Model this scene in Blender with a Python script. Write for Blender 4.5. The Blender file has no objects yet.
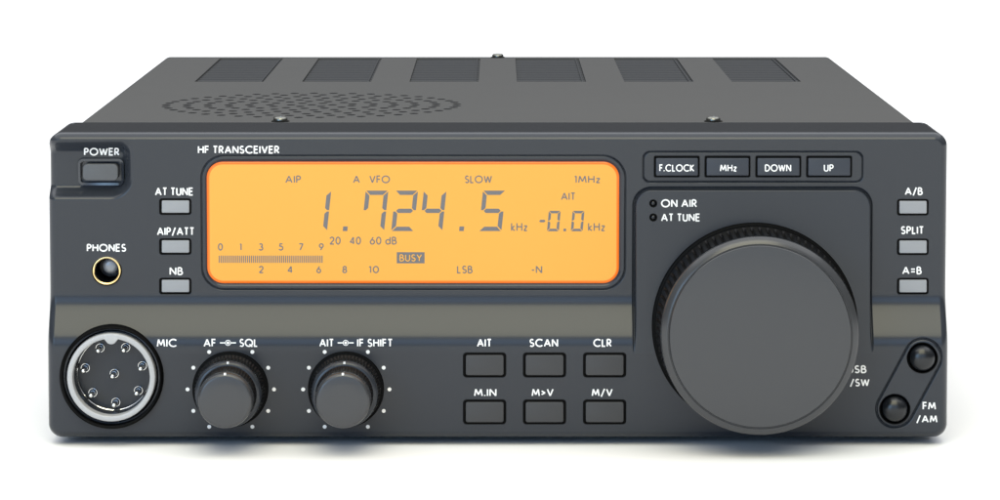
import bpy, math, random
import numpy as np
random.seed(3)
PI = math.pi
S = 0.0002                 # metres per unit; the radio is 0.18 m wide
CD = 3600.0                # camera distance from the front face, in units
VX, VY = 497.8, -195.0     # where the camera axis meets the picture
VFLOOR = 641.5             # floor: units below the camera
C = bpy.context.scene.collection

# ------------------------------------------------------------------ materials
def mat(name, col, rough=0.5, metal=0.0, spec=0.5, bump=0.0, bscale=2500, emis=None, estr=0.0, coat=0.0, var=0.0):
    m = bpy.data.materials.new(name); m.use_nodes = True
    nt = m.node_tree; b = nt.nodes['Principled BSDF']
    b.inputs['Base Color'].default_value = (*col, 1)
    b.inputs['Roughness'].default_value = rough
    b.inputs['Metallic'].default_value = metal
    b.inputs['Specular IOR Level'].default_value = spec
    b.inputs['Coat Weight'].default_value = coat
    b.inputs['Coat Roughness'].default_value = 0.15
    if emis:
        b.inputs['Emission Color'].default_value = (*emis, 1)
        b.inputs['Emission Strength'].default_value = estr
    tc = nt.nodes.new('ShaderNodeTexCoord')
    if bump:
        n = nt.nodes.new('ShaderNodeTexNoise'); n.inputs['Scale'].default_value = bscale
        n.inputs['Detail'].default_value = 3
        nt.links.new(tc.outputs['Object'], n.inputs['Vector'])
        bp = nt.nodes.new('ShaderNodeBump'); bp.inputs['Strength'].default_value = bump
        bp.inputs['Distance'].default_value = 0.0001
        nt.links.new(n.outputs['Fac'], bp.inputs['Height'])
        nt.links.new(bp.outputs['Normal'], b.inputs['Normal'])
    if var:
        n2 = nt.nodes.new('ShaderNodeTexNoise'); n2.inputs['Scale'].default_value = 60
        n2.inputs['Detail'].default_value = 5
        nt.links.new(tc.outputs['Object'], n2.inputs['Vector'])
        mr = nt.nodes.new('ShaderNodeMapRange')
        mr.inputs['To Min'].default_value = rough - var; mr.inputs['To Max'].default_value = rough + var
        nt.links.new(n2.outputs['Fac'], mr.inputs['Value'])
        nt.links.new(mr.outputs['Result'], b.inputs['Roughness'])
    return m

M = {
 'panel':  mat('panel_paint', (.024, .0275, .0345), .2, spec=.36, var=.01),
 'case':   mat('case_paint', (.085, .085, .086), .8, spec=.05, bump=.25, bscale=4000, var=.04),
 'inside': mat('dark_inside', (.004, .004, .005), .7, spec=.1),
 'slat':   mat('slat_metal', (.028, .030, .034), .6, spec=.2),
 'black':  mat('black_rubber_gap_shade', (.002, .002, .002), .5, spec=.06),  # rubber, and also the shade painted into the key gaps
 'gloss':  mat('black_gloss', (.005, .006, .008), .28, spec=.5),
 'knob':   mat('knob_plastic', (.034, .035, .038), .24, spec=.52),
 'grip':   mat('knob_grip', (.004, .004, .0045), .4, spec=.22),
 'key':    mat('key_plastic', (.040, .040, .042), .45, spec=.35),
 'bluekey':mat('blue_key_plastic', (.026, .031, .042), .45, spec=.4),
 'bezel':  mat('switch_frame', (.018, .022, .030), .22, spec=.7),
 'power':  mat('power_key_plastic', (.075, .078, .084), .5, spec=.4),
 'light':  mat('light_key_plastic', (.25, .258, .275), .5, spec=.3),
 'white':  mat('white_print', (.80, .80, .80), .6, spec=.2),
 'lcd':    mat('lcd_segment', (.155, .150, .155), .5, spec=.1),
 'screen': mat('amber_screen', (.30, .15, .05), .5, spec=.0, emis=(1.0, .52, .07), estr=.62),
 'sedge':  mat('amber_screen_edge', (.40, .07, .005), .25, spec=.4, emis=(1.0, .20, .004), estr=.62),
 'chrome': mat('chrome', (.80, .80, .79), .12, metal=1.0),
 'satin':  mat('satin_silver', (.38, .38, .385), .36, metal=.0, spec=.5, bump=.05),
 'steel':  mat('screw_steel', (.20, .20, .18), .28, metal=1.0),
 'contact': mat('contact_metal', (.22, .235, .26), .35, metal=.3),
 'gold':   mat('gold_ring', (.95, .70, .32), .25, metal=1.0),
 'floor':  mat('white_table', (.90, .90, .90), .7, spec=.1),
}

# ------------------------------------------------------------------ helpers
def B(u, v, p):            # units -> metres (u right, v down from camera axis, p towards the camera)
    return (u * S, -p * S, (VFLOOR - v) * S)

class MB:
    def __init__(s): s.v = []; s.f = []
    def add(s, vs, fs):
        o = len(s.v); s.v += vs; s.f += [tuple(i + o for i in f) for f in fs]
    def build(s, name, m, parent=None, smooth=True, label=None, angle=35):
        me = bpy.data.meshes.new(name)
        me.from_pydata([B(*q) for q in s.v], [], s.f); me.update()
        if smooth:
            me.shade_smooth() if hasattr(me, 'shade_smooth') else None
            me.set_sharp_from_angle(angle=math.radians(angle))
        me.materials.append(M[m])
        o = bpy.data.objects.new(name, me); C.objects.link(o)
        if parent: o.parent = parent
        if label: o['label'] = label
        return o

def rings(mb, rs, cap0=False, cap1=True):
    """rs: list of rings (equal length lists of (u,v,p)); joins them."""
    n = len(rs[0]); vs = [q for r in rs for q in r]; fs = []
    for k in range(len(rs) - 1):
        for i in range(n):
            j = (i + 1) % n
            fs.append((k*n+i, k*n+j, (k+1)*n+j, (k+1)*n+i))
    if cap1: fs.append(tuple(range((len(rs)-1)*n, len(rs)*n)))
    if cap0: fs.append(tuple(reversed(range(n))))
    mb.add(vs, fs)

def rrect(u0, v0, u1, v1, r, inset=0.0, n=7):
    u0 += inset; v0 += inset; u1 -= inset; v1 -= inset; r = max(r - inset, 0.05)
    out = []
    for cx, cy, a0 in ((u1-r, v0+r, -90), (u1-r, v1-r, 0), (u0+r, v1-r, 90), (u0+r, v0+r, 180)):
        for k in range(n):
            a = math.radians(a0 + 90*k/(n-1))
            out.append((cx + r*math.cos(a), cy + r*math.sin(a)))
    return out

def rloft(mb, box, r, levels, cap=True, base=None, n=7):
    """box = (u0,v0,u1,v1); levels = [(inset, p)]; base(u,v) adds the panel's own relief."""
    rs = []
    for i, p in levels:
        rs.append([(u, v, p + (base(u, v) if base else 0)) for u, v in rrect(*box, r, i, n)])
    rings(mb, rs, cap1=cap)

def lathe(mb, cu, cv, prof, n=64, cap=True, mod=None, base=0.0):
    rs = []
    for k, (r, p) in enumerate(prof):
        ring = []
        for i in range(n):
            a = 2*PI*i/n
            rr = r + (mod(k, a) if mod else 0)
            ring.append((cu + rr*math.cos(a), cv + rr*math.sin(a), p + base))
        rs.append(ring)
    rings(mb, rs, cap1=cap)

# ------------------------------------------------------------------ the front panel as a relief
def ss(x, a, b):
    t = np.clip((x - a)/(b - a), 0, 1); return t*t*(3 - 2*t)

def prof0(v):              # upper panel leans back downwards, band, lower panel
    v = np.asarray(v, float)
    up = -14*(v - 329)/168
    lo = 4 - 8*(v - 535)/99
    t = np.clip((v - 482.5)/68, 0, 1); t = t*t*t*(t*(6*t - 15) + 10)
    return up*(1 - t) + lo*t

def sdrr(u, v, u0, v0, u1, v1, r):
    cu, cv = (u0+u1)/2, (v0+v1)/2
    qx = np.abs(u-cu) - (u1-u0)/2 + r; qy = np.abs(v-cv) - (v1-v0)/2 + r
    return np.hypot(np.maximum(qx, 0), np.maximum(qy, 0)) + np.minimum(np.maximum(qx, qy), 0) - r

def conv(px, py, p):       # a measured spot at relief p -> real place on the panel
    k = (CD - p)/CD
    return (px - VX)*k, (py - VY)*k

def capsule(u, v, a, b, r):
    ax, ay = a; bx, by = b
    h = np.clip(((u-ax)*(bx-ax) + (v-ay)*(by-ay))/((bx-ax)**2 + (by-ay)**2), 0, 1)
    return np.hypot(u - ax - h*(bx-ax), v - ay - h*(by-ay)) - r

PU0, PV0 = conv(635, 189.5, 1); PU1, _ = conv(871, 189.5, 1)
PB = (PU0, PV0, PU1, PV0 + 420, 17)
DU0, DV0 = conv(201.3, 155.6, -3); DU1, DV1 = conv(625.2, 289.6, -12)
GU0, GV0 = conv(643.4, 151.8, -3); GU1, GV1 = conv(862.3, 182, -4)
CA = conv(922.6, 357.2, 1); CB = conv(895.2, 409.0, 0)
POWB = conv(130, 196, -8)

def relief(u, v):
    u = np.asarray(u, float); v = np.asarray(v, float)
    h = prof0(v)
    # power switch bay
    sd = sdrr(u, v, -900, -100, POWB[0], POWB[1], 20)
    h = h - 14*(1 - ss(sd, -10, 4))*ss(v, 334, 350)
    # knob plate
    sd = sdrr(u, v, *PB)
    plate = np.where(v < 548, 1.5 + 1.5*(v - PV0)/163, prof0(v))
    h = h - 3.2*np.exp(-((sd - .9)/.7)**2)*(1 - ss(v, 530, 550))
    t = 1 - ss(sd, -1.3, .2)
    h = h*(1 - t) + plate*t
    # display recess
    sd = sdrr(u, v, DU0, DV0, DU1, DV1, 23)
    h = h - 2.6*np.exp(-(sd/.6)**2)
    h = h - 1.8*(1 - ss(sd, -6, -3))
    # key row outline
    sd = sdrr(u, v, GU0, GV0, GU1, GV1, 7)
    h = h - 3.2*np.exp(-(sd/.6)**2)
    # capsule round the two round buttons
    sd = capsule(u, v, CA, CB, 18.6)
    h = h - 3.2*np.exp(-(sd/(.6 + .35*ss(u*.88 + v*.47, 605, 650)))**2) + .9*(1 - ss(sd, -1.5, 0))
    return h

def R(px, py):             # measured spot -> (u, v, p) on the panel surface
    p = 0.0
    for _ in range(4):
        u, v = conv(px, py, p); p = float(relief(u, v))
    return u, v, p

def Rb(px, py, p):
    u, v = conv(px, py, p); return u, v

WELLS = []   # (kind, data) sunk under buttons, screen, sockets
def wells(u, v, h):
    for w in WELLS:
        if w[0] == 'r': sd = sdrr(u, v, *w[1])
        else: sd = np.hypot(u - w[1][0], v - w[1][1]) - w[1][2]
        h = h - w[2]*(1 - ss(sd, -1.0, .4))
    return h

def build_front(parent):
    u0, u1, v0, v1 = -450.6, 450.6, 328.0, 634.2
    rf = 6.6; A = PI*rf/2; ext = A - rf; RC = 14.0; t0 = .46
    g0, g1, h0, h1 = u0-ext, u1+ext, v0-ext, v1+ext
    mg = 3.0; st = .55
    nu = int((g1-g0+2*mg)/st); nv = int((h1-h0+2*mg)/st)
    gu, gv = np.meshgrid(np.linspace(g0-mg, g1+mg, nu), np.linspace(h0-mg, h1+mg, nv))
    cu, cv = (g0+g1)/2, (h0+h1)/2; rr = RC + ext
    qx = np.abs(gu-cu) - (g1-g0)/2 + rr; qy = np.abs(gv-cv) - (h1-h0)/2 + rr
    sd = np.hypot(np.maximum(qx, 0), np.maximum(qy, 0)) + np.minimum(np.maximum(qx, qy), 0) - rr
    both = (qx > 0) & (qy > 0); L = np.hypot(qx, qy) + 1e-9
    nx = np.where(both, qx/L, (qx > qy)*1.0)*np.sign(gu-cu)
    ny = np.where(both, qy/L, (qx <= qy)*1.0)*np.sign(gv-cv)
    a = -sd
    th = np.clip(t0 + (A - a)/A*(PI/2 - t0), t0, PI/2); K = rf/(1 - math.sin(t0))
    tgt = np.where(a >= A, a - A + rf, K*(1 - np.sin(th)))
    drop = K*(math.cos(t0) - np.cos(th)) + np.where(a < 0, -a*45, 0)
    disp = (a - ext) - tgt
    uu = gu + nx*disp; vv = gv + ny*disp
    h = relief(uu, vv); h = wells(uu, vv, h)
    pp = np.maximum(h - drop, -120)
    co = np.stack([uu*S, -pp*S, (VFLOOR - vv)*S], -1).reshape(-1, 3).astype(np.float32)
    idx = np.arange(nu*nv).reshape(nv, nu)
    q = np.stack([idx[:-1, :-1], idx[1:, :-1], idx[1:, 1:], idx[:-1, 1:]], -1).reshape(-1, 4)
    me = bpy.data.meshes.new('front_panel')
    me.vertices.add(len(co)); me.vertices.foreach_set('co', co.ravel())
    me.loops.add(q.size); me.loops.foreach_set('vertex_index', q.ravel().astype(np.int32))
    me.polygons.add(len(q)); me.polygons.foreach_set('loop_start', (np.arange(len(q))*4).astype(np.int32))
    me.update(calc_edges=True); me.validate()
    me.shade_smooth()
    me.materials.append(M['panel'])
    o = bpy.data.objects.new('front_panel', me); C.objects.link(o); o.parent = parent
    return o

# ------------------------------------------------------------------ stroke lettering
def arc(cx, cy, rx, ry, a0, a1, n=14):
    return [(cx + rx*math.cos(math.radians(a0+(a1-a0)*k/n)), cy + ry*math.sin(math.radians(a0+(a1-a0)*k/n))) for k in range(n+1)]
def full(cx, cy, rx, ry): return arc(cx, cy, rx, ry, 90, 450, 28)[:-1] + ['closed']
def bowl(x0, y0, y1, w):    # D-shaped bowl from (x0,y1) to (x0,y0)
    r = (y1-y0)/2; k = max(w - r, 0.0)
    return [(x0, y1), (x0+k, y1)] + arc(x0+k, y0+r, w-k, r, 90, -90, 12)[1:-1] + [(x0+k, y0), (x0, y0)]
G = {
 'A': (.76, [[(0,0),(.38,1),(.76,0)], [(.12,.33),(.64,.33)]]),
 'B': (.50, [[(0,0),(0,1)], bowl(0,.53,1,.42), bowl(0,0,.53,.50)]),
 'C': (.84, [arc(.5,.5,.5,.5,46,314,22)]),
 'D': (.70, [[(0,0),(0,1)], bowl(0,0,1,.70)]),
 'E': (.46, [[(.46,1),(0,1),(0,0),(.46,0)], [(0,.53),(.42,.53)]]),
 'F': (.42, [[(.42,1),(0,1),(0,0)], [(0,.52),(.40,.52)]]),
 'G': (.98, [arc(.5,.5,.5,.5,42,350,26)+[(.99,.48),(.55,.48)]]),
 'H': (.62, [[(0,0),(0,1)], [(.62,0),(.62,1)], [(0,.53),(.62,.53)]]),
 'I': (.0, [[(0,0),(0,1)]]),
 'K': (.56, [[(0,0),(0,1)], [(.52,1),(.03,.50),(.56,0)]]),
 'L': (.38, [[(0,1),(0,0),(.38,0)]]),
 'M': (.86, [[(0,0),(.13,1),(.43,.18),(.73,1),(.86,0)]]),
 'N': (.66, [[(0,0),(0,1),(.66,0),(.66,1)]]),
 'O': (1.0, [full(.5,.5,.5,.5)]),
 'P': (.46, [[(0,0),(0,1)], bowl(0,.46,1,.46)]),
 'Q': (1.0, [full(.5,.5,.5,.5), [(.58,.30),(.98,-.06)]]),
 'R': (.50, [[(0,0),(0,1)], bowl(0,.46,1,.46), [(.18,.46),(.52,0)]]),
 'S': (.48, [arc(.24,.745,.20,.255,35,270,14)+arc(.24,.245,.24,.245,90,-150,14)[1:]]),
 'T': (.50, [[(0,1),(.50,1)], [(.25,1),(.25,0)]]),
 'U': (.56, [[(0,1),(0,.30)]+arc(.28,.28,.28,.28,180,360,12)+[(.56,1)]]),
 'V': (.68, [[(0,1),(.34,0),(.68,1)]]),
 'W': (1.02, [[(0,1),(.26,0),(.51,.95),(.76,0),(1.02,1)]]),
 'Y': (.60, [[(0,1),(.30,.48),(.60,1)], [(.30,.48),(.30,0)]]),
 'k': (.40, [[(0,0),(0,1)], [(.36,.64),(.02,.32),(.40,0)]]),
 'z': (.38, [[(0,.64),(.38,.64),(0,0),(.38,0)]]),
 'd': (.56, [[(.56,0),(.56,1.02)], full(.28,.32,.28,.32)]),
 '0': (.54, [full(.27,.5,.27,.5)]),
 '1': (.16, [[(0,.88),(.16,1),(.16,0)]]),
 '2': (.50, [arc(.25,.72,.24,.28,165,-35,14)+[(0,0),(.52,0)]]),
 '3': (.50, [arc(.24,.76,.20,.24,150,-90,12)+arc(.24,.26,.26,.26,90,-155,14)]),
 '4': (.58, [[(.44,0),(.44,1),(0,.26),(.58,.26)]]),
 '5': (.50, [[(.46,1),(.14,1),(.07,.56)]+arc(.23,.31,.27,.31,115,-150,16)]),
 '6': (.52, [full(.26,.30,.26,.30), [(.06,.46),(.36,1)]]),
 '7': (.50, [[(0,1),(.50,1),(.12,0)]]),
 '8': (.50, [full(.25,.76,.20,.24), full(.25,.26,.25,.26)]),
 '9': (.52, [full(.26,.70,.26,.30), [(.46,.54),(.16,0)]]),
 '/': (.42, [[(0,-.14),(.42,1.06)]]),
 '.': (.04, [[(.02,-.02),(.02,.13)]]),
 '=': (.48, [[(0,.70),(.48,.70)], [(0,.30),(.48,.30)]]),
 '>': (.42, [[(0,.72),(.42,.46),(0,.20)]]),
 '-': (.30, [[(0,.42),(.30,.42)]]),
 ' ': (.08, []),
}
def ribbon(pts, w):
    closed = pts[-1] == 'closed'
    if closed: pts = pts[:-1]
    n = len(pts); Ls = []; Rs = []
    for i, (x, y) in enumerate(pts):
        def dirn(a, b):
            dx, dy = b[0]-a[0], b[1]-a[1]; l = math.hypot(dx, dy) or 1; return dx/l, dy/l
        if closed: d0 = dirn(pts[i-1], pts[i]); d1 = dirn(pts[i], pts[(i+1) % n])
        else:
            d0 = dirn(pts[i-1], pts[i]) if i else None
            d1 = dirn(pts[i], pts[i+1]) if i < n-1 else None
            d0 = d0 or d1; d1 = d1 or d0
        n0 = (-d0[1], d0[0]); n1 = (-d1[1], d1[0])
        mx, my = n0[0]+n1[0], n0[1]+n1[1]; l = math.hypot(mx, my)
        if l < .2: mx, my, k = n0[0], n0[1], 1
        else:
            mx /= l; my /= l; k = min(1/max(mx*n0[0]+my*n0[1], .3), 1.6)
        Ls.append((x+mx*k*w/2, y+my*k*w/2)); Rs.append((x-mx*k*w/2, y-my*k*w/2))
    fs = [(i, i+1, n+i+1, n+i) for i in range(n-1)]
    if closed: fs.append((n-1, 0, n, 2*n-1))
    return Ls + Rs, fs

def pieces(pts, step=1.4):    # break strokes at sharp corners, and cut long runs so they follow the surface
    closed = pts[-1] == 'closed'
    if closed: pts = pts[:-1]
    out = [[pts[0]]]
    for i in range(1, len(pts) + (1 if closed else 0)):
        a, b = pts[i-1], pts[i % len(pts)]
        n = max(1, int(math.ceil(math.hypot(b[0]-a[0], b[1]-a[1])/step)))
        out[-1] += [(a[0]+(b[0]-a[0])*k/n, a[1]+(b[1]-a[1])*k/n) for k in range(1, n+1)]
        if not closed and i < len(pts)-1:
            c = pts[i+1]
            d0 = math.atan2(b[1]-a[1], b[0]-a[0]); d1 = math.atan2(c[1]-b[1], c[0]-b[0])
            t = abs((d1-d0+PI) % (2*PI) - PI)
            if t > math.radians(100): out.append([b])
    if closed: out[0] = out[0][:-1] + ['closed']
    return out

def text_mesh(mb, txt, x0, x1, y0, y1, w, lift=.30, surf=None):
    """Letters fitted between picture spots x0..x1, baseline y1, cap line y0, then laid on the surface."""
    gap = .29; wd = 0; pos = []
    for ch in txt:
        gw = G[ch][0]; pos.append(wd); wd += gw + gap
    wd -= gap
    ch_ = (y1 - y0) - w
    sx = (x1 - x0 - w)/wd if wd > 0.02 else 1
    k = 0
    for ch, px in zip(txt, pos):
        for st in G[ch][1]:
            cl = st[-1] == 'closed'
            pts = [(x0 + w/2 + (px + q[0])*sx, (y1 - w/2) - q[1]*ch_) for q in st if q != 'closed']
            for pc in pieces(pts + (['closed'] if cl else [])):
                vs, fs = ribbon(pc, w)
                out = []
                for (a, b) in vs:
                    u, v, p = (surf or R)(a, b)
                    out.append((u, v, p + lift + .03*(k % 7)))
                mb.add(out, fs); k += 1

# ------------------------------------------------------------------ the thing
radio = bpy.data.objects.new('radio_transceiver', None); C.objects.link(radio)
radio['label'] = 'dark grey radio transceiver with a lit amber frequency display and large tuning knob'
radio['category'] = 'radio'

# ---- casing behind the front panel
BT = 332.0                                   # top of the case
def casing():
    mb = MB()
    box = (-441, BT + 1.2, 441, 628)
    lv = [(0, -90), (0, -1140), (1.5, -1147), (6, -1151)]
    # an open-topped shell: sides, bottom and back; the top cover lies on it
    rs = []
    for i, p in lv: rs.append([(u, v, p) for u, v in rrect(*box, 12, i, 9)])
    n = len(rs[0]); vs = [q for r in rs for q in r]; fs = []
    # outline order starts at the upper right corner; the flat top is the span between last and first point
    for k in range(len(rs)-1):
        for i in range(n-1): fs.append((k*n+i, k*n+i+1, (k+1)*n+i+1, (k+1)*n+i))
    fs.append(tuple(range((len(rs)-1)*n, len(rs)*n)))
    fs.append(tuple(reversed(range(n))))
    mb.add(vs, fs)
    return mb.build('casing', 'case', radio)
case = casing()

def flat_plate(name, m, parent, outline, holes, v, thick):
    """horizontal plate with real holes: outline/holes in (u, depth)"""
    cu = bpy.data.curves.new(name, 'CURVE'); cu.dimensions = '2D'; cu.fill_mode = 'BOTH'
    for pts in [outline] + holes:
        sp = cu.splines.new('POLY'); sp.points.add(len(pts)-1)
        for q, (a, b) in zip(sp.points, pts): q.co = (a*0.01, b*0.01, 0, 1)
        sp.use_cyclic_u = True
    cu.extrude = thick*0.01/2
    tmp = bpy.data.objects.new('tmp', cu); C.objects.link(tmp)
    dg = bpy.context.evaluated_depsgraph_get()
    me = bpy.data.meshes.new_from_object(tmp.evaluated_get(dg))
    bpy.data.objects.remove(tmp)
    for vt in me.vertices:
        x, y, z = vt.co
        vt.co = (x*100*S, y*100*S, (VFLOOR - v)*S + z*100*S)
    me.materials.clear(); me.materials.append(M[m]); me.name = name
    for p in me.polygons: p.use_smooth = False
    o = bpy.data.objects.new(name, me); C.objects.link(o); o.parent = parent
    return o

VN, VF = 721, 1118
vents = [(-322.5 + 129*k) for k in range(6)]
holes = []
for c in vents: holes.append([(c-41.5, VN), (c+41.5, VN), (c+41.5, VF), (c-41.5, VF)])
spk = (-206, 386)
for k in range(0, 8):
    n = (1, 6, 13, 19, 26, 32, 39, 45)[k]
    for i in range(n):
        a = PI + 2*PI*i/n
        cx, cy = spk[0] + 23*k*math.cos(a), spk[1] + 23*k*math.sin(a)
        holes.append([(cx + 5.0*math.cos(2*PI*j/12), cy + 8.0*math.sin(2*PI*j/12)) for j in range(12)])
top = flat_plate('top_cover', 'case', radio, [(-431, 92), (431, 92), (431, 1143), (-431, 1143)], holes, BT + 1.5, 3.0)
sm = flat_plate('speaker_hole_backing', 'inside', top, [(spk[0]+168*math.cos(2*PI*j/48), spk[1]+168*math.sin(2*PI*j/48)) for j in range(48)], [], BT + .62, .9)  # near-black disc added close under the cover so the holes look dark
# rounded long edges and rear lip joining cover and sides
e = MB()
for sgn in (-1, 1):
    r0 = []
    pts = [(sgn*(431 + 10*math.sin(t)), BT + 10*(1 - math.cos(t))) for t in [PI/2*k/8 for k in range(9)]]
    vs = [(u, v, -92) for u, v in pts] + [(u, v, -1143) for u, v in pts]
    vs += [(sgn*(431 + 10*math.sin(t)*.6), BT + 4 + 10*(1 - math.cos(t)), -1150) for t in [PI/2*k/8 for k in range(9)]]
    fs = [(k, k+1, 10+k, 9+k) for k in range(8)] + [(9+k, 10+k, 19+k, 18+k) for k in range(8)]
    e.add(vs, fs)
vs = []; 
for t in [PI/2*k/6 for k in range(7)]:
    for u in (-431, 431): vs.append((u, BT + 8*(1-math.cos(t)), -1143 - 8*math.sin(t)))
e.add(vs, [(2*k, 2*k+1, 2*k+3, 2*k+2) for k in range(6)])
e.build('cover_edge', 'case', top)
# near-black sheet below cover holes, painting the shade inside
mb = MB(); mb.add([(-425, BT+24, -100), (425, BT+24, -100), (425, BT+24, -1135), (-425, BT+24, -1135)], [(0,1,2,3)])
mb.build('inner_dark_sheet', 'inside', case)
# vents: a grille of slats in each opening
for c in vents:
    mb = MB(); n = 14; pitch = (VF-VN)/n
    for k in range(n):
        d0 = VN + pitch*(k + .12); d1 = VN + pitch*(k + .92)
        z0 = BT + 3.0
        vs = []
        for u in (c-41.3, c+41.3):
            vs += [(u, z0+3.0, -d0), (u, z0-.8, -(d0+3)), (u, z0-1, -(d1-2)), (u, z0+1.5, -d1)]
        mb.add(vs, [(0,1,5,4), (1,2,6,5), (2,3,7,6)])
    # side rails
    for u, w in ((c+36.6, 1.6),):
        mb.add([(u, BT+.9, -VN-1), (u+w, BT+.9, -VN-1), (u+w, BT+.9, -VF+1), (u, BT+.9, -VF+1), (u, BT+7, -VN-1), (u+w, BT+7, -VN-1), (u+w, BT+7, -VF+1), (u, BT+7, -VF+1)],
               [(0,1,2,3), (0,1,5,4), (1,2,6,5), (3,0,4,7)])
    mb.build('vent_grille', 'slat', top, smooth=False)
# screws (axis vertical)
def vlathe(mb, cu, depth, v, prof, n=28):
    rs = [[(cu + r*math.cos(2*PI*i/n), v - hgt, -(depth + r*math.sin(2*PI*i/n))) for i in range(n)] for r, hgt in prof]
    rings(mb, rs)
for cu, dp in ((-228, 176), (226, 176), (0, 1132)):
    mb = MB()
    vlathe(mb, cu, dp, BT, [(9.6, -1), (9.6, .6), (8.6, 1.2)])
    w_ = mb.build('washer', 'black', None)
    mb = MB()
    vlathe(mb, cu, dp, BT, [(7.4, .8), (7.6, 2.4), (6.9, 4.0), (5.2, 5.1), (2.6, 5.4), (2.2, 3.2)])
    s = mb.build('screw', 'steel', top, angle=50)
    w_.parent = s

# feet under the case
for cu in (-370, 370):
    for dp in (150, 1050):
        mb = MB(); vlathe(mb, cu, dp, 628, [(22, .5), (24, -1), (24, -10), (20, -13.4)])
        mb.build('rubber_foot', 'black', radio)

# ---- display
def well_rect(x0, y0, x1, y1, r, d):
    p = R((x0+x1)/2, (y0+y1)/2)[2]
    a = conv(x0, y0, R(x0, y0)[2]); b = conv(x1, y1, R(x1, y1)[2])
    WELLS.append(('r', (a[0], a[1], b[0], b[1], r), d)); return (a[0], a[1], b[0], b[1])

sb = well_rect(206.2, 161.6, 619.2, 283.6, 17, 6)
rel0 = lambda u, v: float(prof0(v)) - 1.8
disp = MB()
rloft(disp, sb, 17, [(-.9, -3), (-.9, -.2), (-.5, .1), (.9, .1), (1.2, -.5)], cap=False, base=rel0, n=12)
disp_o = disp.build('display', 'panel', radio, label='backlit amber display in a rounded black frame')
mb = MB()
rloft(mb, sb, 16.5, [(.2, -2), (.3, .3), (.9, .9), (1.8, 1.3), (2.9, 1.3)], cap=False, base=rel0, n=14)
mb.build('screen_edge', 'sedge', disp_o)
mb = MB()
rloft(mb, sb, 16.5, [(2.85, .8), (2.9, 1.25), (3.3, 1.35)], cap=True, base=lambda u, v: float(prof0(v)) - 1.8, n=14)
scr = mb.build('screen', 'screen', disp_o)
def SC(px, py):             # spot on the screen face
    p = 0.0
    for _ in range(4):
        u, v = conv(px, py, p); p = float(prof0(v)) - 1.8 + 1.35
    return u, v, p
def scr_text(name, items, w=1.2, m='lcd', lift=.25):
    for t in items:
        mb = MB(); text_mesh(mb, *t, w, lift=lift, surf=SC); mb.build(name, m, scr, smooth=False)
scr_text('lettering', [('AIP',285.3,301,175.4,183.2), ('A',353,360,175.4,183.2), ('VFO',369.4,390,175.4,183.2),
    ('SLOW',464.7,492,175.4,183.2), ('1MHz',574.2,600.3,175.4,183.2), ('AIT',561,575.4,192.4,200.2),
    ('kHz',511,527.6,222.6,231.2), ('kHz',588,605.2,222.6,231.2),
    ('20',329.5,340.7,236.6,244.6), ('40',349.6,361,236.6,244.6), ('60 dB',369.8,396.8,236.6,244.6),
    ('LSB',457,472.6,265.6,273.4), ('-N',531.2,542.2,265.6,273.4),
    ('2',258.8,263.6,265.8,273.2), ('4',287.4,292.8,265.8,273.2), ('6',316.4,321.2,265.8,273.2), ('8',342.3,347.1,265.8,273.2), ('10',368.6,379.0,265.8,273.2),
    ('0',217.9,222.9,243.2,250.6), ('1',239.5,241.7,243.2,250.6), ('3',258.6,263.3,243.2,250.6), ('5',278.6,283.4,243.2,250.6), ('7',298.7,303.5,243.2,250.6), ('9',318.9,323.8,243.2,250.6)])
# meter scale
mb = MB()
for k in range(52):
    x = 218.8 + k*2.015
    mb.add([tuple(np.add(SC(a, b), (0, 0, .28))) for a, b in ((x, 255.6), (x+1.05, 255.6), (x+1.05, 262.8), (x, 262.8))], [(0,1,2,3)])
mb.build('meter_scale', 'lcd', scr, smooth=False)
# BUSY box with the word left amber
mb = MB(); mb.add([tuple(np.add(SC(a, b), (0, 0, .2))) for a, b in ((396.8,252.2), (424.6,252.2), (424.6,263.3), (396.8,263.3))], [(0,1,2,3)])
bb = mb.build('busy_sign', 'lcd', scr, smooth=False)
mb = MB(); text_mesh(mb, 'BUSY', 399.6, 421.9, 254.2, 261.4, 1.0, lift=.45, surf=SC); mb.build('lettering', 'screen', bb, smooth=False)
# seven segment digits
SEG = {'0':'abcdef','1':'bc','2':'abged','4':'fgbc','5':'afgcd','7':'fabc','-':'g'}
def digit(ch, xr, yt, w, h, t, sl):
    """xr = left edge at the base line"""
    mb = MB(); g = t*.16; c = t*.5; m = h/2
    P = {
     'a': [(g,0),(w-g,0),(w-g-t,t),(g+t,t)],
     'd': [(g+t,h-t),(w-g-t,h-t),(w-g,h),(g,h)],
     'b': [(w,g+.2),(w,m-g),(w-c,m-g),(w-t,m-g-c),(w-t,g+t)],
     'c': [(w,m+g),(w,h-g-.2),(w-t,h-g-t),(w-t,m+g+c),(w-c,m+g)],
     'f': [(0,g+.2),(t,g+t),(t,m-g-c),(c,m-g),(0,m-g)],
     'e': [(0,m+g),(c,m+g),(t,m+g+c),(t,h-g-t),(0,h-g-.2)],
     'g': [(g+c,m),(g+t,m-t/2),(w-g-t,m-t/2),(w-g-c,m),(w-g-t,m+t/2),(g+t,m+t/2)]}
    for s_ in SEG[ch]:
        pts = P[s_]; vs = [tuple(np.add(SC(xr + x + sl*(h-y), yt + y), (0, 0, .28))) for x, y in pts]
        mb.add(vs, [tuple(range(len(pts)))])
    return mb
for ch, xl, lab in (('1', 305, None), ('7', 361.5, None), ('2', 391.2, None), ('4', 419.6, None), ('5', 478.8, None)):
    digit(ch, xl - (0 if ch != '1' else .6), 190.6, 22.6, 40.4, 4.3, .105).build('digit', 'lcd', scr, smooth=False)
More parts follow.
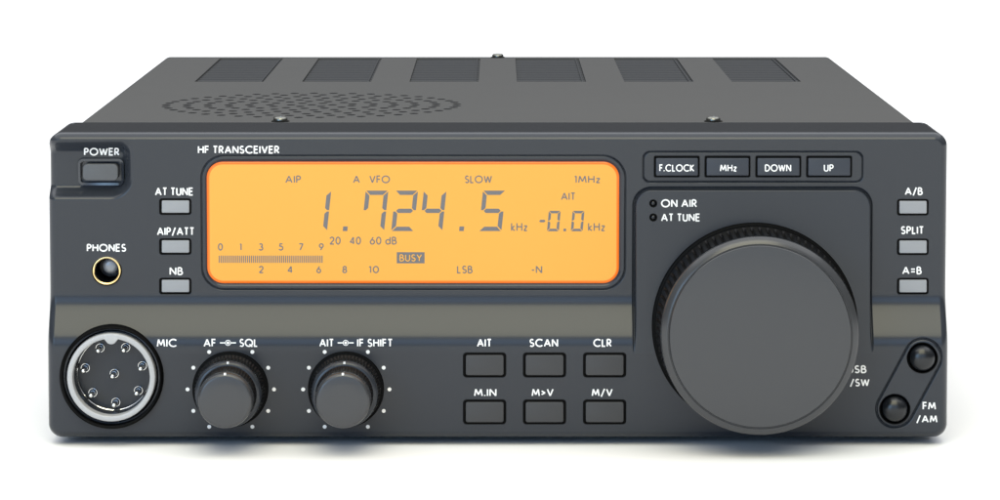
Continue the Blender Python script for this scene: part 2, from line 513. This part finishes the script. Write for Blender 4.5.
for x in (345.2, 461.6):
    mb = MB(); mb.add([tuple(np.add(SC(a, b), (0,0,.28))) for a, b in ((x-2.0,226.4),(x+2.6,226.4),(x+2.1,231),(x-2.5,231))], [(0,1,2,3)])
    mb.build('decimal_point', 'lcd', scr, smooth=False)
digit('-', 536.6, 210.8, 9.6, 20.4, 2.5, .09).build('digit', 'lcd', scr, smooth=False)
digit('0', 547.0, 210.8, 11.8, 20.4, 2.5, .09).build('digit', 'lcd', scr, smooth=False)
digit('0', 570.8, 210.8, 11.8, 20.4, 2.5, .09).build('digit', 'lcd', scr, smooth=False)
mb = MB(); mb.add([tuple(np.add(SC(a, b), (0,0,.28))) for a, b in ((563.6,228.6),(566.2,228.6),(566,231.2),(563.3,231.2))], [(0,1,2,3)])
mb.build('decimal_point', 'lcd', scr, smooth=False)

# ---- printed captions on the panel
def caption(txt, x0, x1, y0, y1, w=1.38):
    mb = MB(); text_mesh(mb, txt, x0, x1, y0, y1, w); return mb.build('caption', 'white', radio, smooth=False)
for t in (('POWER',84,119.4,147.8,155.6), ('HF TRANSCEIVER',197.9,279.4,145.6,153.6), ('AT TUNE',155,193.4,187.4,195.6),
          ('AIP/ATT',157,194.4,227.2,235.4), ('NB',169.6,183,267,275.2), ('PHONES',86.8,126.2,243.8,251.7), ('MIC',156.8,176.9,338.7,347.0),
          ('AF',203.6,216,338.7,346.9), ('SQL',239.4,257.8,338.7,346.9), ('AIT',319.3,333.9,338.7,346.9), ('IF SHIFT',357.1,392.7,338.7,346.9),
          ('AIT',477,491.7,338.7,346.9), ('SCAN',529.4,558.1,338.7,346.9), ('CLR',593.3,611.6,338.7,346.9),
          ('M.IN',474,496.5,388.5,396.4), ('M>V',531.6,553.6,388.5,396.4), ('M/V',591.6,612.7,388.5,396.4),
          ('ON AIR',661,696.9,199.2,207.4), ('AT TUNE',661,700.2,213.4,221.5),
          ('USB',847.2,866.5,365.2,373.2), ('/SW',849.8,869.5,378.6,386.4), ('FM',922.5,935.9,401.8,409.8), ('/AM',916.2,937.4,415,422.8),
          ('A/B',904.8,922.7,187.2,195.2), ('SPLIT',900.8,923.8,226.1,234.2), ('A=B',902.2,921.7,266.4,274.4)):
    caption(*t)
# arrow-and-dot signs between the knob captions
for cx in (228, 345.7):
    mb = MB(); k = 0
    def strk(pts, w):
        global k
        vs, fs = ribbon(pts, w); mb.add([tuple(np.add(R(a, b), (0,0,.3+.03*k))) for a, b in vs], fs); k += 1
    strk([(cx-8, 342.8), (cx-2.6, 342.8)], 1.2); strk([(cx+2.6, 342.8), (cx+8, 342.8)], 1.2)
    strk([(cx+2.6*math.cos(a), 342.8+2.6*math.sin(a)) for a in [2*PI*i/16 for i in range(16)]] + ['closed'], .7)
    mb.add([tuple(np.add(R(cx+1.5*math.cos(a), 342.8+1.5*math.sin(a)), (0,0,.5))) for a in [2*PI*i/12 for i in range(12)]], [tuple(range(12))])
    mb.build('knob_sign', 'white', radio, smooth=False)

# ---- push buttons
def button(name, x0, y0, x1, y1, fx0, fy0, fx1, fy1, r, m, high, label, frame='black', fr_name='gap_surround', txt=None, rise=.35):
    pc = R((x0+x1)/2, (y0+y1)/2)[2]
    a = conv(x0, y0, pc); b = conv(x1, y1, pc)
    box = (a[0], a[1], b[0], b[1])
    cu, cv = (box[0]+box[2])/2, (box[1]+box[3])/2
    base = lambda u, v: float(relief(u, v))
    WELLS.append(('r', (box[0]+.6, box[1]+.6, box[2]-.6, box[3]-.6, r), 9))
    fa = conv(fx0, fy0, pc+high); fb = conv(fx1, fy1, pc+high)
    fbx = (fa[0], fa[1], fb[0], fb[1])
    mb = MB(); rf = max(r-1.6, .9)
    rloft(mb, fbx, rf, [(-.2, pc-7), (-.2, pc+high-.8), (.15, pc+high-.25), (.9, pc+high)], n=6)
    o = mb.build(name, m, radio, label=label)
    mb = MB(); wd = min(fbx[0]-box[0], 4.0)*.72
    rloft(mb, box, r, [(0, -2), (0, rise*.4), (.35, rise), (wd, rise), (wd+.3, rise*.4), (wd+.35, -7)], cap=False, base=base, n=7)  # ring round the key; where black, it paints the shade of the gap
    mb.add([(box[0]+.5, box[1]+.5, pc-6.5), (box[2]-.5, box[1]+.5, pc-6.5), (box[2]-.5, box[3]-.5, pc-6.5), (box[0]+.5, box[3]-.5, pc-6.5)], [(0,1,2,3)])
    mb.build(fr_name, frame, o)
    if txt:
        tt, a0, a1, b0, b1 = txt
        def sf(px, py): 
            u, v = conv(px, py, pc+high); return u, v, pc+high
        mb = MB(); text_mesh(mb, tt, a0, a1, b0, b1, 1.15, lift=.2, surf=sf); mb.build('lettering', 'white', o, smooth=False)
    return o
for yc, cap in ((206.6, 'AT TUNE'), (246.5, 'AIP/ATT'), (286.0, 'NB')):
    button('small_key', 159.2, yc-8.2, 191.4, yc+8.3, 161.9, yc-5.9, 189.0, yc+6.1, 2.6, 'light', 2.5, 'light grey key under the marking ' + cap)
for yc, cap in ((207.2, 'A/B'), (246.8, 'SPLIT'), (286.1, 'A=B')):
    button('small_key', 897.0, yc-8.2, 928.6, yc+8.3, 899.7, yc-6.0, 926.6, yc+6.2, 2.6, 'light', 2.5, 'light grey key under the marking ' + cap)
for row, (y0, y1) in enumerate(((352.3, 377.6), (399.3, 424.6))):
    for col, (x0, x1) in enumerate(((463.0, 506.2), (522.9, 566.1), (583.0, 626.2))):
        cap = (('AIT','SCAN','CLR'), ('M.IN','M>V','M/V'))[row][col]
        button('wide_key', x0, y0, x1, y1, x0+2.9, y0+2.9, x1-2.7, y1-2.4, 3.6, 'key', 2.0, 'dark grey key under the marking ' + cap)
for (x0, x1), t in zip(((653.9,699.6), (704.6,750.4), (755.4,801.2), (806.2,852.0)),
        (('F.CLOCK',659.3,694.4,164.3,171.6), ('MHz',719.8,736.9,164.3,171.6), ('DOWN',764.8,791.2,164.3,171.6), ('UP',823.8,833.6,164.3,171.6))):
    button('function_key', x0, 155.7, x1, 177.4, x0+2.3, 158.3, x1-1.8, 175.6, 1.4, 'bluekey', 3.0, 'dark blue-grey key printed ' + t[0], txt=t)
# power switch: broad rounded frame
pw = button('power_button', 77.9, 158.0, 124.6, 185.4, 83.0, 164.2, 117.6, 180.3, 6, 'power', 9.0, 'grey rectangular power button', frame='bezel', rise=3.2)

# ---- indicator lamps
for y, cap in ((203.4, 'ON AIR'), (217.4, 'AT TUNE')):
    u, v, p = R(653.3, y); WELLS.append(('c', (u, v, 3.0), 3))
    mb = MB(); lathe(mb, u, v, [(4.0, -1), (4.0, .3), (3.6, .6), (3.0, .4), (2.7, -1.2)], 28, cap=False, base=p)
    o = mb.build('indicator_lamp', 'black', radio, label='unlit indicator lamp beside the marking ' + cap)
    mb = MB(); lathe(mb, u, v, [(2.8, -1.6), (2.3, -.5), (1.5, .1), (.6, .4)], 24, base=p); mb.build('lens', 'gloss', o)

# ---- concentric knobs
def flute(n, depth, lo, hi):
    return lambda k, a: (-depth*(.5 + .5*math.cos(n*a)) if lo <= k <= hi else 0)
def small_knob(px, py, label):
    u, v, p = R(px, py); p = 0.0; u, v = conv(px, py, p)
    mb = MB(); lathe(mb, u, v, [(38.0, -3), (38.0, 3.0), (37.2, 4.2), (35.5, 4.6)], 72)
    base = mb.build('dual_knob', 'black', radio, label=label)
    mb = MB(); n = 60*6
    lathe(mb, u, v, [(35.2, 4), (35.2, 9), (33.6, 12), (33.2, 28), (33.0, 31), (32.8, 33)], n, cap=True, mod=flute(60, 1.1, 2, 3))
    ot = mb.build('outer_ring_knob', 'grip', base)
    mb = MB(); lathe(mb, u, v, [(33.0, 31.5), (33.0, 33.5), (32.2, 35.5), (30.6, 36.8), (28.6, 37)], 90)
    mb.build('rim', 'panel', ot)
    mb = MB(); lathe(mb, u, v, [(28.6, 36), (28.6, 38.5), (27.6, 41), (27.4, 64), (27.3, 66)], 54*6, mod=flute(54, 1.0, 2, 3))
    inn = mb.build('inner_knob', 'grip', base)
    mb = MB(); lathe(mb, u, v, [(27.5, 64.5), (27.6, 68), (27.2, 70.5), (26.3, 72.8), (25.0, 73.9), (23.8, 74.2), (12, 74.35), (2, 74.4)], 90)
    mb.build('knob_face', 'knob', inn, angle=60)
    for rr, pp, par in ((31.6, 37.3, ot), (26.3, 73.9, inn)):
        mb = MB()
        pts = [(-1.1, -1.1), (1.1, -1.1), (1.1, 1.1), (-1.1, 1.1)]
        vs = [(u+a, v-rr+b, pp-1.2) for a, b in pts] + [(u+a, v-rr+b, pp) for a, b in pts]
        mb.add(vs, [(0,1,5,4),(1,2,6,5),(2,3,7,6),(3,0,4,7),(4,5,6,7)])
        mb.build('pointer_mark', 'white', par, smooth=False)
    for a in (30, 60, 90, 120, 150, 210, 240, 270, 300, 330):
        cx, cy = px + .3 + 43.2*math.sin(math.radians(a)), py + .5 - 43.2*math.cos(math.radians(a))
        mb = MB(); mb.add([tuple(np.add(R(cx+1.95*math.cos(t), cy+1.95*math.sin(t)), (0,0,.3))) for t in [2*PI*i/18 for i in range(18)]], [tuple(range(18))])
        mb.build('scale_dot', 'white', radio, smooth=False)
small_knob(230.5, 388.8, 'dual dark knob under the AF and SQL marking')
small_knob(346.0, 388.8, 'dual dark knob under the AIT and IF SHIFT marking')

# ---- tuning knob
u, v = conv(754.8, 325.6, 2)
mb = MB(); lathe(mb, u, v, [(103, -3), (103, 4), (102.2, 5.6), (100.4, 6.2), (96, 6.2)], 160)
tk = mb.build('tuning_knob', 'black', radio, label='large round tuning knob')
NF = 78
def tmod(k, a):
    if k < 2 or k > 6: return 0
    d = 2.6 if k > 2 else 1.2
    return -d*max(0, math.cos(NF*a))**.8
mb = MB(); lathe(mb, u, v, [(99.5, 5), (99.5, 12), (98.6, 14), (98.2, 17), (97.2, 24), (96.6, 50), (96.8, 60), (97.4, 64)], NF*8, mod=tmod)
mb.build('grip', 'grip', tk)
mb = MB(); lathe(mb, u, v, [(96.6, 62), (97.2, 66), (97.3, 69.5), (97.0, 71.6), (96.2, 72.8), (91.4, 75.9), (90.6, 76.2), (90.2, 75.2), (89.6, 75.2), (89.2, 76.6), (88.4, 77.6), (60, 78.9), (20, 79.1), (2, 79.1)], 200)
mb.build('knob_face', 'knob', tk, angle=28)

# ---- round push buttons on the slanted capsule
for (px, py), lab in (((922.4, 357.8), 'round black button at the top of the slanted outline'), ((894.8, 408.8), 'round black button at the foot of the slanted outline')):
    u, v, p = R(px, py); WELLS.append(('c', (u, v, 14.5), 10))
    mb = MB(); lathe(mb, u, v, [(15.7, -2), (15.7, .2), (15.2, .6), (14.4, .2), (14.0, -8), (5, -8)], 48, base=p)
    sr = mb.build('gap_surround', 'black', None)
    mb = MB(); lathe(mb, u, v, [(12.8, -8), (12.8, 0), (12.5, 2.6), (11.4, 5.0), (9.4, 7.0), (6.6, 8.4), (3.4, 9.2), (1.0, 9.4)], 48, base=p)
    o = mb.build('round_button', 'gloss', radio, label=lab, angle=60); sr.parent = o

# ---- microphone socket
u, v = conv(111.3, 377.2, 5)
WELLS.append(('c', (u, v, 46), 40))
mb = MB(); lathe(mb, u, v, [(52, -6), (52, 3), (51.2, 5.4), (49.6, 6.6), (48.4, 6.2), (48.0, 1), (47.6, -10), (40, -10)], 120, cap=False)
ms = mb.build('microphone_socket', 'black', radio, label='round socket with eight pins')
mb = MB(); lathe(mb, u, v, [(48.0, -9), (47.4, -7.6), (46.9, -7.6), (46.4, -9)], 120, cap=False)
mb.build('inner_trim', 'chrome', ms)
# silver ring with a key notch at the top (lug inwards)
def notch(k, a):
    d = abs(((a + PI/2 + PI) % (2*PI)) - PI)       # angle from straight up
    return d
nn = 240
prof = [(44.2, -24), (44.2, 5.5), (43.6, 7.0), (42.9, 7.4), (39.6, 7.4), (38.8, 6.9), (38.4, 5.6), (38.3, -24)]
rs = []
for k, (r, p) in enumerate(prof):
    ring = []
    for i in range(nn):
        a = 2*PI*i/nn; rr = r
        if k >= 4:
            d = abs(((a + PI/2 + PI) % (2*PI)) - PI)*38.5
            if d < 6.2: rr = r - 5.6*math.sqrt(max(0, 1 - (d/6.2)**2))
        ring.append((u + rr*math.cos(a), v + rr*math.sin(a), p))
    rs.append(ring)
mb = MB(); rings(mb, rs, cap1=False); mb.build('socket_ring', 'satin', ms)
mb = MB(); lathe(mb, u, v, [(38.2, -4), (37.6, -20), (37.0, -22.5), (36.4, -22.5), (36.0, -24.5), (5, -24.5)], 120)
mb.build('socket_floor', 'panel', ms)
mb = MB(); lathe(mb, u, v, [(37.9, -20.5), (37.2, -20.2), (36.6, -20.6), (36.4, -22.4)], 120, cap=False); mb.build('inner_trim', 'chrome', ms)
for tx, ty in ((97.9,350.9), (123.6,350.5), (83.0,371.0), (140.4,368.9), (112.2,376.6), (90.6,395.9), (136.4,393.8), (113.7,405.6)):
    pu, pv = conv(tx, ty, -3)
    mb = MB(); lathe(mb, pu, pv, [(4.7, -25), (4.7, -23.2), (4.4, -22.6), (4.0, -22.6), (3.8, -24)], 28, cap=False)
    pe = mb.build('pin_collar', 'chrome', None)
    mb = MB(); lathe(mb, pu, pv, [(2.9, -25), (2.9, -6.0), (2.6, -4.2), (1.9, -2.9), (.8, -2.3)], 24)
    o = mb.build('pin', 'chrome', ms, angle=70); pe.parent = o

# ---- headphone jack
u, v, p = R(106.8, 270.6); WELLS.append(('c', (u, v, 12.8), 60))
mb = MB(); lathe(mb, u, v, [(15.2, -2), (15.2, .3), (14.8, .7), (14.2, .5)], 64, cap=False, base=p)
hj = mb.build('headphone_jack', 'black', radio, label='round headphone jack with a gold rim')
mb = MB(); lathe(mb, u, v, [(14.3, -1), (14.3, .8), (13.8, 1.5), (13.0, 1.6), (12.3, 1.1), (12.1, -1.5)], 64, cap=False, base=p); mb.build('rim', 'gold', hj)
mb = MB(); lathe(mb, u, v, [(12.1, -1.2), (11.9, -40), (11, -40.5), (5, -41)], 64, base=p); mb.build('barrel', 'gloss', hj)
mb = MB()
lathe(mb, u+3.0, v-3.6, [(9.4, -38), (8.6, -14), (8.0, -10.5), (6.6, -8.4), (4.2, -7.4), (1.2, -7.0)], 48, base=p); mb.build('contact_spring', 'contact', hj, angle=70)

fp = build_front(radio)
# back of the front panel
mb = MB(); mb.add([(a, b, -118) for a, b in rrect(-449.5, 329, 449.5, 633.5, 14, 0, 9)], [tuple(range(36))])
mb.build('panel_back', 'inside', fp)

# ------------------------------------------------------------------ table
me = bpy.data.meshes.new('table_surface')
me.from_pydata([(-8, -6, 0), (8, -6, 0), (8, 12, 0), (-8, 12, 0)], [], [(0,1,2,3)]); me.materials.append(M['floor'])
fl = bpy.data.objects.new('table_surface', me); C.objects.link(fl)
fl['kind'] = 'structure'; fl['label'] = 'plain white surface under the radio'

# ------------------------------------------------------------------ light
w = bpy.data.worlds.new('World'); bpy.context.scene.world = w; w.use_nodes = True
nt = w.node_tree; bg = nt.nodes['Background']
tc = nt.nodes.new('ShaderNodeTexCoord'); sx = nt.nodes.new('ShaderNodeSeparateXYZ')
rp = nt.nodes.new('ShaderNodeValToRGB')
nt.links.new(tc.outputs['Generated'], sx.inputs[0]); nt.links.new(sx.outputs['Z'], rp.inputs[0])
rp.color_ramp.elements[0].position = .14; rp.color_ramp.elements[0].color = (.085, .082, .078, 1)
rp.color_ramp.elements[1].position = .6; rp.color_ramp.elements[1].color = (.72, .75, .80, 1)
nt.links.new(rp.outputs[0], bg.inputs[0]); bg.inputs[1].default_value = .75

def area(name, loc, target, sx_, sy_, power, col):
    l = bpy.data.lights.new(name, 'AREA'); l.shape = 'RECTANGLE'; l.size = sx_; l.size_y = sy_
    l.energy = power; l.color = col
    o = bpy.data.objects.new(name, l); C.objects.link(o); o.location = loc
    from mathutils import Vector
    o.rotation_euler = (Vector(target) - Vector(loc)).to_track_quat('-Z', 'Y').to_euler()
    return o
area('softbox_overhead', (0, .9, 2.4), (0, .9, 0), 5, 5, 128, (.97, .98, 1))
area('softbox_front', (-.02, -.82, .85), (0, 0, .03), 0.76, .86, 9.0, (1, .95, .68))
area('softbox_left', (-.7, -1.05, .30), (0, 0, .03), .6, .5, 4.2, (.42, .68, 1))
area('added_blue_sheen', (-.2, -1.7, .37), (0, 0, .03), 1.6, .48, 4.8, (.42, .64, 1))  # added unseen source, only for a blue sheen on the front panel

# ------------------------------------------------------------------ camera
cam = bpy.data.cameras.new('Camera'); co = bpy.data.objects.new('Camera', cam); C.objects.link(co)
co.location = (0, -CD*S, VFLOOR*S); co.rotation_euler = (PI/2, 0, 0)
cam.sensor_width = 36; cam.lens = 36*CD/1000
cam.shift_x = (500 - VX)/1000; cam.shift_y = -(250 - VY)/1000
cam.clip_start = .01; cam.clip_end = 100
sc = bpy.context.scene; sc.camera = co
sc.view_settings.view_transform = 'Standard'; sc.view_settings.look = 'None'
sc.view_settings.exposure = 0; sc.view_settings.gamma = 1
